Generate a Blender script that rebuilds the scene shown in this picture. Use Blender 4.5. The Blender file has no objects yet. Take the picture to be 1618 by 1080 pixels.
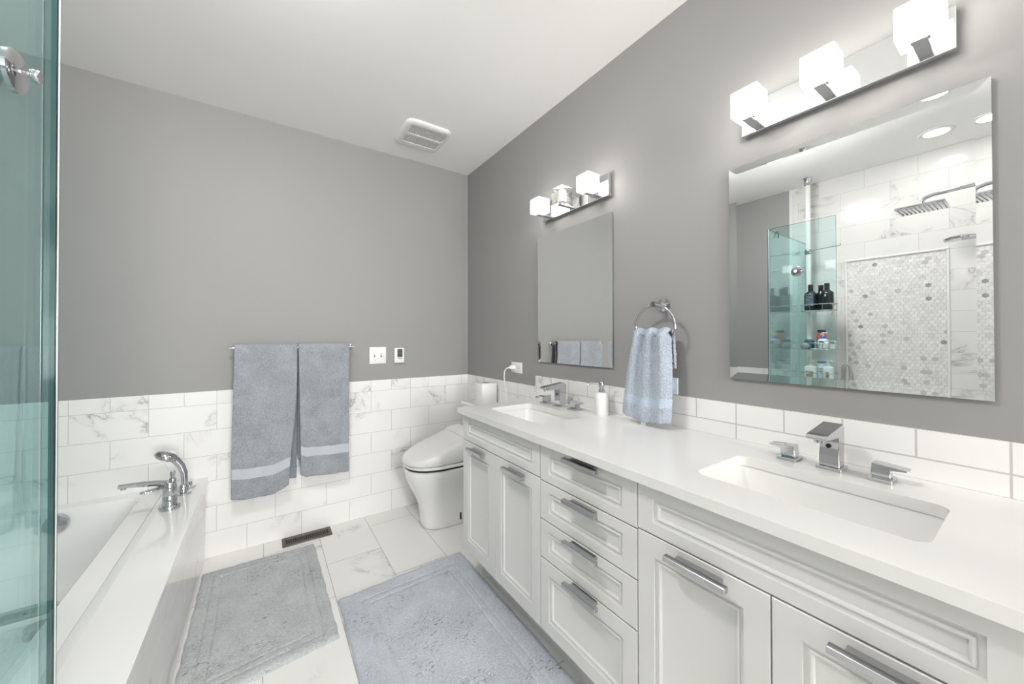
import bpy, bmesh, math, random
from mathutils import Vector, Matrix
random.seed(7)
S = bpy.context.scene
C = S.collection
PI = math.pi

# ------------------------------------------------------------------ camera
YAW, PITCH, ROLL = 0.5963, 0.0076, -0.0021
fw = Vector((math.sin(YAW)*math.cos(PITCH), math.cos(YAW)*math.cos(PITCH), math.sin(PITCH)))
rt0 = Vector((math.cos(YAW), -math.sin(YAW), 0)); up0 = rt0.cross(fw)
rt = rt0*math.cos(ROLL) + up0*math.sin(ROLL); up = -rt0*math.sin(ROLL) + up0*math.cos(ROLL)
cam_d = bpy.data.cameras.new('camera'); cam = bpy.data.objects.new('camera', cam_d); C.objects.link(cam)
cam.matrix_world = Matrix(((rt.x, up.x, -fw.x, 0), (rt.y, up.y, -fw.y, 0), (rt.z, up.z, -fw.z, 1.2), (0, 0, 0, 1)))
cam_d.sensor_width = 36; cam_d.lens = 36*575.3/1618; cam_d.shift_y = (528-540)/1618; cam_d.clip_start = 0.02
S.camera = cam

# ------------------------------------------------------------------ world, exposure, lights
w = bpy.data.worlds.new('world'); S.world = w; w.use_nodes = True
w.node_tree.nodes['Background'].inputs[0].default_value = (0.9, 0.95, 1.0, 1); w.node_tree.nodes['Background'].inputs[1].default_value = 1.0
S.view_settings.view_transform = 'Standard'; S.view_settings.look = 'None'; S.view_settings.gamma = 1.0
S.view_settings.use_curve_mapping = False; S.view_settings.exposure = 0.16
S.cycles.use_denoising = True; S.cycles.max_bounces = 14; S.cycles.diffuse_bounces = 6; S.cycles.glossy_bounces = 8
S.cycles.transparent_max_bounces = 24; S.cycles.transmission_bounces = 8; S.cycles.sample_clamp_indirect = 6.0
S.cycles.caustics_reflective = False; S.cycles.caustics_refractive = False
CAN_E = 55.0       # radiance of the recessed ceiling lamps, the rear one added for fill
CENTRE_FILL_E = 92.0     # radiance of the unseen opal dome added over the mats for even fill
SHADE_E = 10.5       # radiance of the vanity lamp shades
WINDOW_FILL_W = 185.0       # added fill light coming in at the unseen rear window (W)

def area(name, loc, rot, sx, sy, watts, col=(1, 1, 1)):
    l = bpy.data.lights.new(name, 'AREA'); l.shape = 'RECTANGLE'; l.size = sx; l.size_y = sy; l.energy = watts; l.color = col
    o = bpy.data.objects.new(name, l); C.objects.link(o); o.location = loc; o.rotation_euler = rot; return o
area('window_fill', (0.57, -3.53, 1.50), (PI/2+.45, 0, .10), 1.4, 1.5, WINDOW_FILL_W, (1.0, 0.985, 0.96))  # lamp outside the rear window, added to fill the room from behind

# ------------------------------------------------------------------ dimensions (metres)
X, Y, ZC = 1.329, 2.579, 2.482          # right wall, back wall, ceiling
XL, YF = -1.18, -3.4                     # left wall, wall behind the camera
ZT = 0.909                               # top of the tile wainscot

# ------------------------------------------------------------------ materials
def nodes_of(name):
    m = bpy.data.materials.new(name); m.use_nodes = True
    nt = m.node_tree; b = nt.nodes['Principled BSDF']
    return m, nt, b
def N(nt, t, **k):
    n = nt.nodes.new(t)
    for a, v in k.items(): setattr(n, a, v)
    return n
def setin(n, **k):
    for a, v in k.items(): n.inputs[a.replace('_', ' ')].default_value = v
def math_n(nt, op, a, b=None, c=None):
    n = N(nt, 'ShaderNodeMath', operation=op)
    for i, v in enumerate((a, b, c)):
        if v is None: continue
        if isinstance(v, (int, float)): n.inputs[i].default_value = v
        else: nt.links.new(v, n.inputs[i])
    return n.outputs[0]
def mix_c(nt, f, a, b):
    n = N(nt, 'ShaderNodeMix', data_type='RGBA')
    for i, v in ((0, f), (6, a), (7, b)):
        if isinstance(v, (int, float)): n.inputs[i].default_value = v
        elif isinstance(v, tuple): n.inputs[i].default_value = (*v, 1)
        else: nt.links.new(v, n.inputs[i])
    return n.outputs[2]
def ramp(nt, v, lo, hi, a=0.0, b=1.0):
    n = N(nt, 'ShaderNodeMapRange', interpolation_type='SMOOTHSTEP')
    nt.links.new(v, n.inputs[0])
    for i, q in ((1, lo), (2, hi), (3, a), (4, b)): n.inputs[i].default_value = q
    return n.outputs[0]
def pos(nt): return N(nt, 'ShaderNodeNewGeometry').outputs['Position']
def noise(nt, vec, scale, detail=3, rough=.5, dist=0.0, wv=None):
    n = N(nt, 'ShaderNodeTexNoise', noise_dimensions='4D' if wv is not None else '3D')
    nt.links.new(vec, n.inputs['Vector']); setin(n, Scale=scale, Detail=detail, Roughness=rough, Distortion=dist)
    if wv is not None: nt.links.new(wv, n.inputs['W'])
    return n.outputs['Fac']
def bump(nt, h, strength, dist, b):
    n = N(nt, 'ShaderNodeBump'); setin(n, Strength=strength, Distance=dist)
    nt.links.new(h, n.inputs['Height']); nt.links.new(n.outputs[0], b.inputs['Normal'])
def plain(name, col, rough=.5, metal=0.0, nz=0.0, scale=40, coat=0.0, spec=.5, bmp=0.0):
    m, nt, b = nodes_of(name)
    setin(b, Base_Color=(*col, 1), Roughness=rough, Metallic=metal)
    b.inputs['Coat Weight'].default_value = coat; b.inputs['Specular IOR Level'].default_value = spec
    f = noise(nt, pos(nt), scale, 4)
    if nz:
        c2 = tuple(max(0, c*(1-nz)) for c in col); nt.links.new(mix_c(nt, f, c2, col), b.inputs['Base Color'])
    else:
        nt.links.new(ramp(nt, f, .2, .8, max(0.0, rough*.92), min(1.0, rough*1.08)), b.inputs['Roughness'])
    if bmp: bump(nt, f, bmp, .002, b)
    return m

M = {}
M['paint_gray'] = plain('gray_wall_paint', (.300, .298, .294), .55, nz=.05, scale=2.2, spec=.35, bmp=0)
M['paint_white'] = plain('white_ceiling_paint', (.93, .923, .91), .7, nz=.02, scale=3, spec=.3)
M['chrome'] = plain('chrome', (.57, .58, .60), .05, 1.0)
M['chrome_plate'] = plain('polished_chrome_plate', (.80, .81, .82), .04, 1.0)
M['nickel'] = plain('satin_nickel', (.52, .53, .55), .20, 1.0)
M['darkmetal'] = plain('bronze_metal', (.10, .085, .07), .42, .6)
M['black'] = plain('black_gap', (.012, .012, .013), .6)
M['cab'] = plain('white_cabinet_lacquer', (.68, .68, .67), .36, nz=.02, scale=6)
M['cabin'] = plain('cabinet_inside', (.30, .30, .29), .6)
M['quartz'] = plain('white_quartz', (.72, .72, .71), .17, nz=.03, scale=9)
M['ceramic'] = plain('white_ceramic', (.80, .80, .79), .09, coat=.4)
M['acrylic'] = plain('white_acrylic', (.80, .80, .795), .13, coat=.3)
M['plastic'] = plain('white_plastic', (.80, .80, .79), .32)
M['plastic_blue'] = plain('pale_blue_white_plastic', (.66, .76, .83), .32)
M['seatplastic'] = plain('toilet_seat_plastic', (.76, .76, .75), .2)
M['soap'] = plain('matte_white_ceramic', (.78, .78, .775), .42)
M['lcd'] = plain('lcd_green', (.035, .06, .03), .2)
M['grayprint'] = plain('gray_print', (.25, .25, .26), .5)
M['mirror'] = plain('mirror_silver', (.93, .94, .94), .0, 1.0)
M['mirroredge'] = plain('mirror_edge', (.42, .46, .45), .2, .6)
M['tag'] = plain('white_care_tag', (.82, .82, .80), .6)

def tile_mat(name, u, v, u0, v0, bw, rh, offset=.5, mortar=.0014, base=(.84, .838, .828), grout=(.52, .515, .50), veins=.85, rough=.13, seed=0.0, vscale=1.0, cloud=.10):
    m, nt, b = nodes_of(name)
    P = pos(nt); sx = N(nt, 'ShaderNodeSeparateXYZ'); nt.links.new(P, sx.inputs[0])
    cb = N(nt, 'ShaderNodeCombineXYZ')
    nt.links.new(math_n(nt, 'SUBTRACT', sx.outputs['XYZ'.index(u.upper())], u0 - 100*bw), cb.inputs[0])
    nt.links.new(math_n(nt, 'SUBTRACT', sx.outputs['XYZ'.index(v.upper())], v0 - 100*rh), cb.inputs[1])
    br = N(nt, 'ShaderNodeTexBrick', offset=offset, offset_frequency=2, squash=1.0, squash_frequency=2)
    nt.links.new(cb.outputs[0], br.inputs['Vector'])
    setin(br, Color1=(0, 0, 0, 1), Color2=(1, 1, 1, 1), Mortar=(0, 0, 0, 1), Scale=1.0, Mortar_Size=mortar, Mortar_Smooth=.15, Bias=0.0, Brick_Width=bw, Row_Height=rh)
    rnd = br.outputs['Color']; fac = br.outputs['Fac']
    W = math_n(nt, 'MULTIPLY_ADD', rnd, 61.0, seed)
    a = noise(nt, P, 3.1*vscale, 6, .62, .9, W)
    ln = ramp(nt, math_n(nt, 'ABSOLUTE', math_n(nt, 'SUBTRACT', a, .5)), .0, .016, 1.0, 0.0)
    msk = ramp(nt, noise(nt, P, 3.4*vscale, 2, .5, .2, math_n(nt, 'ADD', W, 13.0)), .53, .68)
    wide = ramp(nt, math_n(nt, 'ABSOLUTE', math_n(nt, 'SUBTRACT', a, .5)), .0, .09, 1.0, 0.0)
    ve = math_n(nt, 'MULTIPLY', math_n(nt, 'ADD', math_n(nt, 'MULTIPLY', ln, .62), math_n(nt, 'MULTIPLY', wide, .22)), msk)
    cl = math_n(nt, 'MULTIPLY', noise(nt, P, 2.4, 4, .55, .5, math_n(nt, 'ADD', W, 29.0)), cloud)
    tint = math_n(nt, 'MULTIPLY', rnd, .05)
    c = mix_c(nt, math_n(nt, 'ADD', cl, tint), base, (.50, .495, .48))
    c = mix_c(nt, math_n(nt, 'MULTIPLY', ve, veins), c, (.27, .265, .255))
    c = mix_c(nt, fac, c, grout)
    nt.links.new(c, b.inputs['Base Color'])
    nt.links.new(ramp(nt, fac, 0, 1, rough, .7), b.inputs['Roughness'])
    bump(nt, math_n(nt, 'SUBTRACT', 1.0, fac), .25, .0012, b)
    return m
TW, TH = .2705, .139
M['tile_back'] = tile_mat('marble_tile_back', 'x', 'z', .459, .698, TW, TH)
M['tile_back_cap'] = tile_mat('marble_tile_back_cap', 'x', 'z', .459, .837, TW/2, TH, 0.0, seed=3.3)
M['tile_right'] = tile_mat('marble_tile_right', 'y', 'z', .13, .698, TW, TH, seed=5.0)
M['tile_right_cap'] = tile_mat('marble_tile_right_cap', 'y', 'z', .13, .837, TW/2, TH, 0.0, seed=6.3)
M['tile_left'] = tile_mat('marble_tile_left', 'y', 'z', .504-TW/2, 1.786, TW*1.03, TH, base=(.76, .755, .74), seed=8.0)
M['tile_shower'] = tile_mat('marble_tile_shower', 'x', 'z', .1, 1.786, TW, TH, seed=9.0)
M['tile_apron'] = tile_mat('marble_tile_apron', 'y', 'z', .2, .139, TW, TH, seed=11.0)
M['tile_splash_low'] = tile_mat('splash_low', 'y', 'z', .047, .75, .2745, .154, 0.0, .0022, seed=14.0)
M['tile_splash'] = tile_mat('splash_top', 'y', 'z', .047, .904, .1372, .1, 0.0, .0022, seed=15.0)
M['tile_floor'] = tile_mat('marble_floor_tile', 'y', 'x', 2.15-.2825, .274, .565, .2775, .5, .0016, (.79, .785, .77), (.34, .335, .325), seed=20.0, rough=.2, vscale=.85)

def terry(name, dark, light, s1=7.0, bs=1.0, blotch=.5, shade_fleck=0.0, grain=190):
    m, nt, b = nodes_of(name); P = pos(nt)
    f1 = noise(nt, P, s1, 4, .6, .3); f2 = ramp(nt, noise(nt, P, grain, 2, .75), .28, .72); f3 = noise(nt, P, 60, 3, .6)
    f = math_n(nt, 'ADD', math_n(nt, 'MULTIPLY', ramp(nt, f1, .3, .7), blotch), math_n(nt, 'MULTIPLY', f2, 1-blotch))
    c = mix_c(nt, f, dark, light)
    if shade_fleck:
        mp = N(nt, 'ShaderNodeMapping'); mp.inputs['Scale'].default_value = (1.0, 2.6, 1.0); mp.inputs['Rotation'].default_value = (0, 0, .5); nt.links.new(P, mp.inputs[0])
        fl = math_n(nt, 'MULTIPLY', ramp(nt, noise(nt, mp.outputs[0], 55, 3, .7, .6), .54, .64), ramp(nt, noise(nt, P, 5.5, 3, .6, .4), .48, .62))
        c = mix_c(nt, math_n(nt, 'MULTIPLY', fl, shade_fleck), c, tuple(q*.35 for q in dark))  # shade of parted pile, painted dark into the mat colour
    nt.links.new(c, b.inputs['Base Color'])
    setin(b, Roughness=.95); b.inputs['Specular IOR Level'].default_value = .1
    b.inputs['Sheen Weight'].default_value = .3; b.inputs['Sheen Roughness'].default_value = .5
    bump(nt, math_n(nt, 'ADD', f2, f3), .55*bs, .005, b)
    return m
M['towel'] = terry('blue_gray_terry', (.21, .228, .255), (.42, .442, .475), 9, .8, .32)
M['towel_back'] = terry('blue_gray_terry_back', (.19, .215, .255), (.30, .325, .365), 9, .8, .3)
M['hand_towel'] = terry('pale_blue_terry', (.29, .335, .405), (.55, .605, .69), 14, .9, .15, 0, 230)
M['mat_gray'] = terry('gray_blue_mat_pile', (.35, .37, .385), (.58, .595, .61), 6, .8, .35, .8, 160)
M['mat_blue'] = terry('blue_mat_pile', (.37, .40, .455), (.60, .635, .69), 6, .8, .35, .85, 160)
def band_mat(name, col):
    m, nt, b = nodes_of(name); P = pos(nt); sx = N(nt, 'ShaderNodeSeparateXYZ'); nt.links.new(P, sx.inputs[0])
    wv = math_n(nt, 'SINE', math_n(nt, 'MULTIPLY', sx.outputs[2], 900.0))
    f = ramp(nt, wv, -1, 1); nt.links.new(mix_c(nt, f, tuple(c*.88 for c in col), col), b.inputs['Base Color'])
    setin(b, Roughness=.7); bump(nt, f, .35, .001, b); return m
M['band'] = band_mat('woven_band', (.50, .54, .58)); M['band_hand'] = band_mat('woven_band_hand', (.48, .55, .66))

def glass_mat(name, tint, refl=1.0):
    # thin pane: each face passes tinted light along its slanted path and mirrors by Fresnel
    m, nt, b = nodes_of(name); nt.nodes.remove(b); out = nt.nodes['Material Output']
    g = N(nt, 'ShaderNodeNewGeometry'); dt = N(nt, 'ShaderNodeVectorMath', operation='DOT_PRODUCT')
    nt.links.new(g.outputs['Normal'], dt.inputs[0]); nt.links.new(g.outputs['Incoming'], dt.inputs[1])
    c2 = math_n(nt, 'MULTIPLY', dt.outputs['Value'], dt.outputs['Value'])
    cin = math_n(nt, 'SQRT', math_n(nt, 'SUBTRACT', 1.0, math_n(nt, 'MULTIPLY', math_n(nt, 'SUBTRACT', 1.0, c2), .444)))
    ex = math_n(nt, 'DIVIDE', .5, cin)
    cb = N(nt, 'ShaderNodeCombineColor')
    for i in range(3): nt.links.new(math_n(nt, 'POWER', tint[i], ex), cb.inputs[i])
    tr = N(nt, 'ShaderNodeBsdfTransparent'); nt.links.new(cb.outputs[0], tr.inputs[0])
    gl = N(nt, 'ShaderNodeBsdfGlossy'); gl.inputs['Roughness'].default_value = 0.0; gl.inputs[0].default_value = (1, 1, 1, 1)
    fr = N(nt, 'ShaderNodeFresnel'); fr.inputs[0].default_value = 1.5
    mx = N(nt, 'ShaderNodeMixShader'); nt.links.new(math_n(nt, 'MULTIPLY', fr.outputs[0], refl), mx.inputs[0])
    nt.links.new(tr.outputs[0], mx.inputs[1]); nt.links.new(gl.outputs[0], mx.inputs[2]); nt.links.new(mx.outputs[0], out.inputs[0])
    return m
M['glass'] = glass_mat('shower_glass', (.795, .945, .94), .45)
M['glassedge'] = plain('glass_edge', (.03, .12, .12), .08)
M['glassedge_lit'] = plain('clear_edge_seal', (.75, .76, .75), .12, .2)
M['clear'] = glass_mat('clear_crystal', (.93, .93, .92), .4)
def emit(name, col, e):
    m, nt, b = nodes_of(name); setin(b, Base_Color=(.8, .8, .8, 1), Roughness=.3)
    b.inputs['Emission Color'].default_value = (*col, 1); b.inputs['Emission Strength'].default_value = e; return m
M['core_lit'] = emit('lamp_core_lit', (1, .95, .87), SHADE_E*2.2)
def lit_cube(name):
    m, nt, b = nodes_of(name); out = nt.nodes['Material Output']
    setin(b, Base_Color=(.85, .85, .85, 1), Roughness=.1); b.inputs['Emission Color'].default_value = (1, .97, .93, 1); b.inputs['Emission Strength'].default_value = SHADE_E*.45
    tr = N(nt, 'ShaderNodeBsdfTransparent'); mx = N(nt, 'ShaderNodeMixShader'); mx.inputs[0].default_value = .45
    nt.links.new(b.outputs[0], mx.inputs[1]); nt.links.new(tr.outputs[0], mx.inputs[2]); nt.links.new(mx.outputs[0], out.inputs[0]); return m
M['cube_lit'] = lit_cube('crystal_shade_lit')
M['core_off'] = plain('frosted_core', (.90, .885, .85), .35)

# ------------------------------------------------------------------ mesh helpers (built in world space, moved under their parent)
def newbm(): return bmesh.new()
def quadbox(bm, x0, x1, y0, y1, z0, z1, bev=0.0, seg=2, mi=0):
    vs = [bm.verts.new((x, y, z)) for x in (x0, x1) for y in (y0, y1) for z in (z0, z1)]
    fs = [bm.faces.new([vs[i] for i in q]) for q in ((0, 1, 3, 2), (4, 6, 7, 5), (0, 4, 5, 1), (2, 3, 7, 6), (0, 2, 6, 4), (1, 5, 7, 3))]
    for f in fs: f.material_index = mi
    if bev:
        es = list({e for f in fs for e in f.edges})
        r = bmesh.ops.bevel(bm, geom=es, offset=bev, segments=seg, affect='EDGES', profile=.5)
        for f in r['faces']: f.material_index = mi
    return vs
def frame_of(d):
    d = Vector(d).normalized(); a = Vector((0, 0, 1)) if abs(d.z) < .9 else Vector((1, 0, 0))
    u = d.cross(a).normalized(); return d, u, d.cross(u).normalized()
def lathe(bm, prof, c, axis=(0, 0, 1), n=28, sx=1.0, sy=1.0, mi=0):
    d, u, v = frame_of(axis); c = Vector(c); rings = []
    for r, h in prof:
        if r < 1e-6: rings.append([bm.verts.new(c + d*h)])
        else: rings.append([bm.verts.new(c + d*h + u*(r*sx*math.cos(2*PI*i/n)) + v*(r*sy*math.sin(2*PI*i/n))) for i in range(n)])
    for a, b in zip(rings, rings[1:]):
        for i in range(n):
            j = (i+1) % n
            if len(a) == 1 and len(b) == 1: continue
            if len(a) == 1: f = bm.faces.new((a[0], b[j], b[i]))
            elif len(b) == 1: f = bm.faces.new((a[i], a[j], b[0]))
            else: f = bm.faces.new((a[i], a[j], b[j], b[i]))
            f.material_index = mi
    for ring, fl in ((rings[0], True), (rings[-1], False)):
        if len(ring) > 1:
            f = bm.faces.new(list(reversed(ring)) if fl else ring); f.material_index = mi
def tube(bm, pts, r, n=10, cap=True, mi=0, closed=False, flat=1.0):
    pts = [Vector(p) for p in pts]; rings = []; prev = None; K = len(pts)
    for i, p in enumerate(pts):
        if closed: t = (pts[(i+1) % K] - pts[i-1]).normalized()
        else: t = (pts[min(i+1, K-1)] - pts[max(i-1, 0)]).normalized()
        if prev is None: _, u, v = frame_of(t)
        else:
            u = (prev - t*prev.dot(t)).normalized(); v = t.cross(u)
        prev = u; rr = r[i] if isinstance(r, (list, tuple)) else r
        rings.append([bm.verts.new(p + u*rr*math.cos(2*PI*k/n) + v*rr*flat*math.sin(2*PI*k/n)) for k in range(n)])
    prs = list(zip(rings, rings[1:])) + ([(rings[-1], rings[0])] if closed else [])
    for a, b in prs:
        for k in range(n):
            j = (k+1) % n; bm.faces.new((a[k], a[j], b[j], b[k])).material_index = mi
    if cap and not closed:
        bm.faces.new(list(reversed(rings[0]))).material_index = mi; bm.faces.new(rings[-1]).material_index = mi
def loft(bm, secs, cap0=True, cap1=True, mi=0):
    rings = [[bm.verts.new(p) for p in s] for s in secs]; n = len(rings[0])
    for a, b in zip(rings, rings[1:]):
        for k in range(n):
            j = (k+1) % n; bm.faces.new((a[k], a[j], b[j], b[k])).material_index = mi
    if cap0: bm.faces.new(list(reversed(rings[0]))).material_index = mi
    if cap1: bm.faces.new(rings[-1]).material_index = mi
    return rings
def rrect(x0, x1, y0, y1, z, r, n=6):
    out = []
    for cx, cy, a0 in ((x1-r, y1-r, 0), (x0+r, y1-r, 90), (x0+r, y0+r, 180), (x1-r, y0+r, 270)):
        for k in range(n+1):
            a = math.radians(a0 + 90*k/n); out.append((cx + r*math.cos(a), cy + r*math.sin(a), z))
    return out
def prism(bm, poly, ax, a, b, mi=0):
    # poly: list of 2d points in the two remaining axes (cyclic order); extruded along axis ax from a to b
    def P(p, t):
        q = list(p); q.insert(ax, t); return q
    loft(bm, [[P(p, a) for p in poly], [P(p, b) for p in poly]], mi=mi)
def origin_of(par):
    o = Vector((0, 0, 0))
    while par is not None: o += par.location; par = par.parent
    return o
def obj(name, bm, mats, parent=None, smooth=True, loc=None, angle=40, label=None):
    bmesh.ops.recalc_face_normals(bm, faces=bm.faces)
    o0 = origin_of(parent) if parent is not None else Vector(loc if loc is not None else (0, 0, 0))
    bmesh.ops.translate(bm, verts=bm.verts, vec=-o0)
    if smooth:
        for f in bm.faces: f.smooth = True
        for e in bm.edges:
            if len(e.link_faces) == 2 and e.calc_face_angle(0) > math.radians(angle): e.smooth = False
    me = bpy.data.meshes.new(name); bm.to_mesh(me); bm.free()
    for m in (mats if isinstance(mats, (list, tuple)) else [mats]): me.materials.append(M[m] if isinstance(m, str) else m)
    o = bpy.data.objects.new(name, me); C.objects.link(o)
    if parent is not None: o.parent = parent
    else: o.location = o0
    if label: o['label'] = label
    return o
def tag(o, label, cat, group=None):
    o['label'] = label; o['category'] = cat
    if group: o['group'] = group
    return o
def thing(name, label, cat, loc, group=None):
    o = bpy.data.objects.new(name, None); C.objects.link(o); o.location = loc; o.empty_display_size = .05
    return tag(o, label, cat, group)
def box(name, x0, x1, y0, y1, z0, z1, m, parent=None, bev=0.0, **k):
    bm = newbm(); quadbox(bm, x0, x1, y0, y1, z0, z1, bev); return obj(name, bm, m, parent, **k)
def struct(o): o['kind'] = 'structure'; return o

# ------------------------------------------------------------------ the room
struct(box('floor', XL-.1, X+.1, YF-.1, Y+.1, -.1, 0, 'tile_floor'))
struct(box('ceiling', XL-.1, X+.1, YF-.1, Y+.1, ZC, ZC+.1, 'paint_white'))
wb = struct(box('wall_back', XL-.1, X+.1, Y, Y+.1, 0, ZC, 'paint_gray'))
bm = newbm(); quadbox(bm, XL, X, Y-.008, Y, 0, .837, mi=0); quadbox(bm, XL, X, Y-.008, Y, .837, ZT, mi=1)
struct(obj('tile_wainscot', bm, ['tile_back', 'tile_back_cap'], wb))
wr = struct(box('wall_right', X, X+.1, YF-.1, Y, 0, ZC, 'paint_gray'))
bm = newbm(); quadbox(bm, X-.008, X, 1.70, Y-.008, 0, .837, mi=0); quadbox(bm, X-.008, X, 1.70, Y-.008, .837, ZT, mi=1)
quadbox(bm, X-.0085, X, -.012, 1.70, .8535, .904, mi=2); quadbox(bm, X-.0085, X, -.012, 1.70, .904, .973, mi=3)
struct(obj('tile_wainscot', bm, ['tile_right', 'tile_right_cap', 'tile_splash_low', 'tile_splash'], wr))
YS = -.13     # end wall of the shower
wl = struct(box('wall_left', XL-.1, XL, YF-.1, Y, 0, ZC, 'paint_gray'))
bm = newbm()
quadbox(bm, XL, XL+.008, 1.255, Y-.008, 0, ZT)
quadbox(bm, XL, XL+.010, YS, 1.255, 1.786, ZC); quadbox(bm, XL, XL+.010, .90, 1.255, 0, 1.786)
quadbox(bm, XL, XL+.010, YS, .371, 0, 1.786)
struct(obj('tile_cladding', bm, 'tile_left', wl))
struct(box('trim_1', XL, XL+.013, 1.252, 1.27, .46, ZC, 'ceramic', bev=.003))
# hexagon mosaic strip on the shower wall, laid piece by piece on a grout bed
mh = []
for k, c in enumerate(((.80, .795, .785), (.76, .755, .745), (.82, .815, .80), (.72, .715, .70), (.56, .555, .54), (.78, .775, .76))):
    m, nt, b = nodes_of('hex_marble'); f = noise(nt, pos(nt), 38, 4, .6, 1.2)
    nt.links.new(mix_c(nt, ramp(nt, f, .35, .62), tuple(q*.86 for q in c), c), b.inputs['Base Color']); setin(b, Roughness=.22); M['hex%d' % k] = m; mh.append('hex%d' % k)
M['hexvein'] = plain('hex_dark_vein', (.50, .49, .46), .25, nz=.75, scale=70)
M['grout'] = plain('white_grout', (.60, .595, .58), .8)
bm = newbm(); quadbox(bm, XL, XL+.008, .371, .90, 0, 1.786, mi=6)
R = .0155; yy = .371+R; row = 0; pz = R*1.5
z = .02
while z < 1.786-R:
    y = .371 + R*.87 + (R*.866 if row % 2 else 0)
    while y < .90 - R*.85:
        r = R*.93; k = random.choices(range(6), (30, 30, 22, 12, 3, 20))[0]
        if random.random() < .010: k = 7
        a = [bm.verts.new((XL+.0095, y + r*math.sin(PI/3*i), z + r*math.cos(PI/3*i))) for i in range(6)]
        f = bm.faces.new(a); f.material_index = k
        b2 = [bm.verts.new((XL+.0079, q.co.y + (q.co.y-y)*.05, q.co.z + (q.co.z-z)*.05)) for q in a]
        for i in range(6): bm.faces.new((a[i], a[i-1], b2[i-1], b2[i])).material_index = k
        y += R*1.732
    z += pz; row += 1
struct(obj('hexagon_mosaic', bm, mh + ['grout', 'hexvein'], wl, smooth=False))
bm = newbm(); tube(bm, [(XL+.010, .371, 1.793), (XL+.010, .905, 1.793)], .009, 10); struct(obj('trim_2', bm, 'ceramic'))
for i, yv in enumerate((.897, .376)):
    bm = newbm(); tube(bm, [(XL+.010, yv, 0.0), (XL+.010, yv, 1.786)], .008, 10); struct(obj('trim_%d' % (3+i), bm, 'ceramic'))
ws = struct(box('wall_shower', XL, -.30, YS-.12, YS, 0, ZC, 'tile_shower'))
struct(box('trim_5', -.40, -.30, YS, 1.118, 0, .11, 'quartz', bev=.004))
# wall behind the camera: door, and a window added to let fill light in
bm = newbm()
wx0, wx1, wz0, wz1 = -.15, 1.28, .75, 2.2
quadbox(bm, XL, X, YF-.1, YF, 0, wz0); quadbox(bm, XL, X, YF-.1, YF, wz1, ZC); quadbox(bm, XL, wx0, YF-.1, YF, wz0, wz1); quadbox(bm, wx1, X, YF-.1, YF, wz0, wz1)
struct(obj('wall_front', bm, 'paint_gray'))
bm = newbm()
for a in ((wx0, wx0+.05, wz0, wz1), (wx1-.05, wx1, wz0, wz1), (wx0+.05, wx1-.05, wz0, wz0+.05), (wx0+.05, wx1-.05, wz1-.05, wz1), ((wx0+wx1)/2-.02, (wx0+wx1)/2+.02, wz0+.05, wz1-.05)):
    quadbox(bm, a[0], a[1], YF-.08, YF-.02, a[2], a[3])
win = struct(obj('added_window_1', bm, 'plastic'))  # unseen window, added as the way in for the fill light
struct(box('pane', wx0+.05, wx1-.05, YF-.052, YF-.048, wz0+.05, wz1-.05, 'clear', win))
dr = struct(box('door_1', -1.13, -.45, YF, YF+.03, 0, 2.05, 'cab', bev=.003))
bm = newbm(); lathe(bm, [(.0, 0), (.026, 0), (.026, .006), (.010, .010), (.010, .035), (.024, .042), (.026, .058), (.014, .068), (0, .069)], (-.52, YF+.03, .98), (0, 1, 0)); obj('door_handle', bm, 'nickel', dr)

# ------------------------------------------------------------------ ceiling lamps: one over the shower, two added unseen for fill
def can(x, y, label, e, r=.078):
    t = thing('recessed_light', label, 'ceiling light', (x, y, ZC), 'recessed ceiling lights')
    bm = newbm(); lathe(bm, [(r*.70, -.001), (r*.72, -.004), (r*.98, -.005), (r, -.002), (r, 0)], (x, y, ZC), n=40); 
    bmesh.ops.delete(bm, geom=[f for f in bm.faces if len(f.verts) > 4], context='FACES'); obj('trim_ring', bm, 'plastic', t)
    bm = newbm(); lathe(bm, [(r*.71, -.0025), (0, -.0025)], (x, y, ZC), n=40); bmesh.ops.delete(bm, geom=[f for f in bm.faces if len(f.verts) > 4], context='FACES')
    obj('diffuser', bm, emit('lamp_diffuser_lit', (1, .985, .965), e), t)
can(-.853, .386, 'round recessed ceiling light shining over the shower, seen in the large mirror', CAN_E)
can(.15, -1.1, 'round recessed light added on the ceiling behind the camera for fill', CAN_E)  # unseen lamp, added to brighten the room from behind
t = thing('fill_ceiling_light', 'round opal light added out of view above the bath mats for fill', 'ceiling light', (-.13, 1.03, ZC))  # lamp out of view, added to even out the light
bm = newbm(); lathe(bm, [(.150, 0), (.150, -.014), (.140, -.018), (0, -.018)], (-.13, 1.03, ZC), n=48); obj('ceiling_ring', bm, 'nickel', t)
bm = newbm(); lathe(bm, [(.134, -.018), (.134, -.050), (.122, -.078), (.095, -.096), (.05, -.106), (0, -.109)], (-.13, 1.03, ZC), n=48); obj('fill_dome', bm, emit('fill_dome_lit', (1, .985, .965), CENTRE_FILL_E), t)

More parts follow.
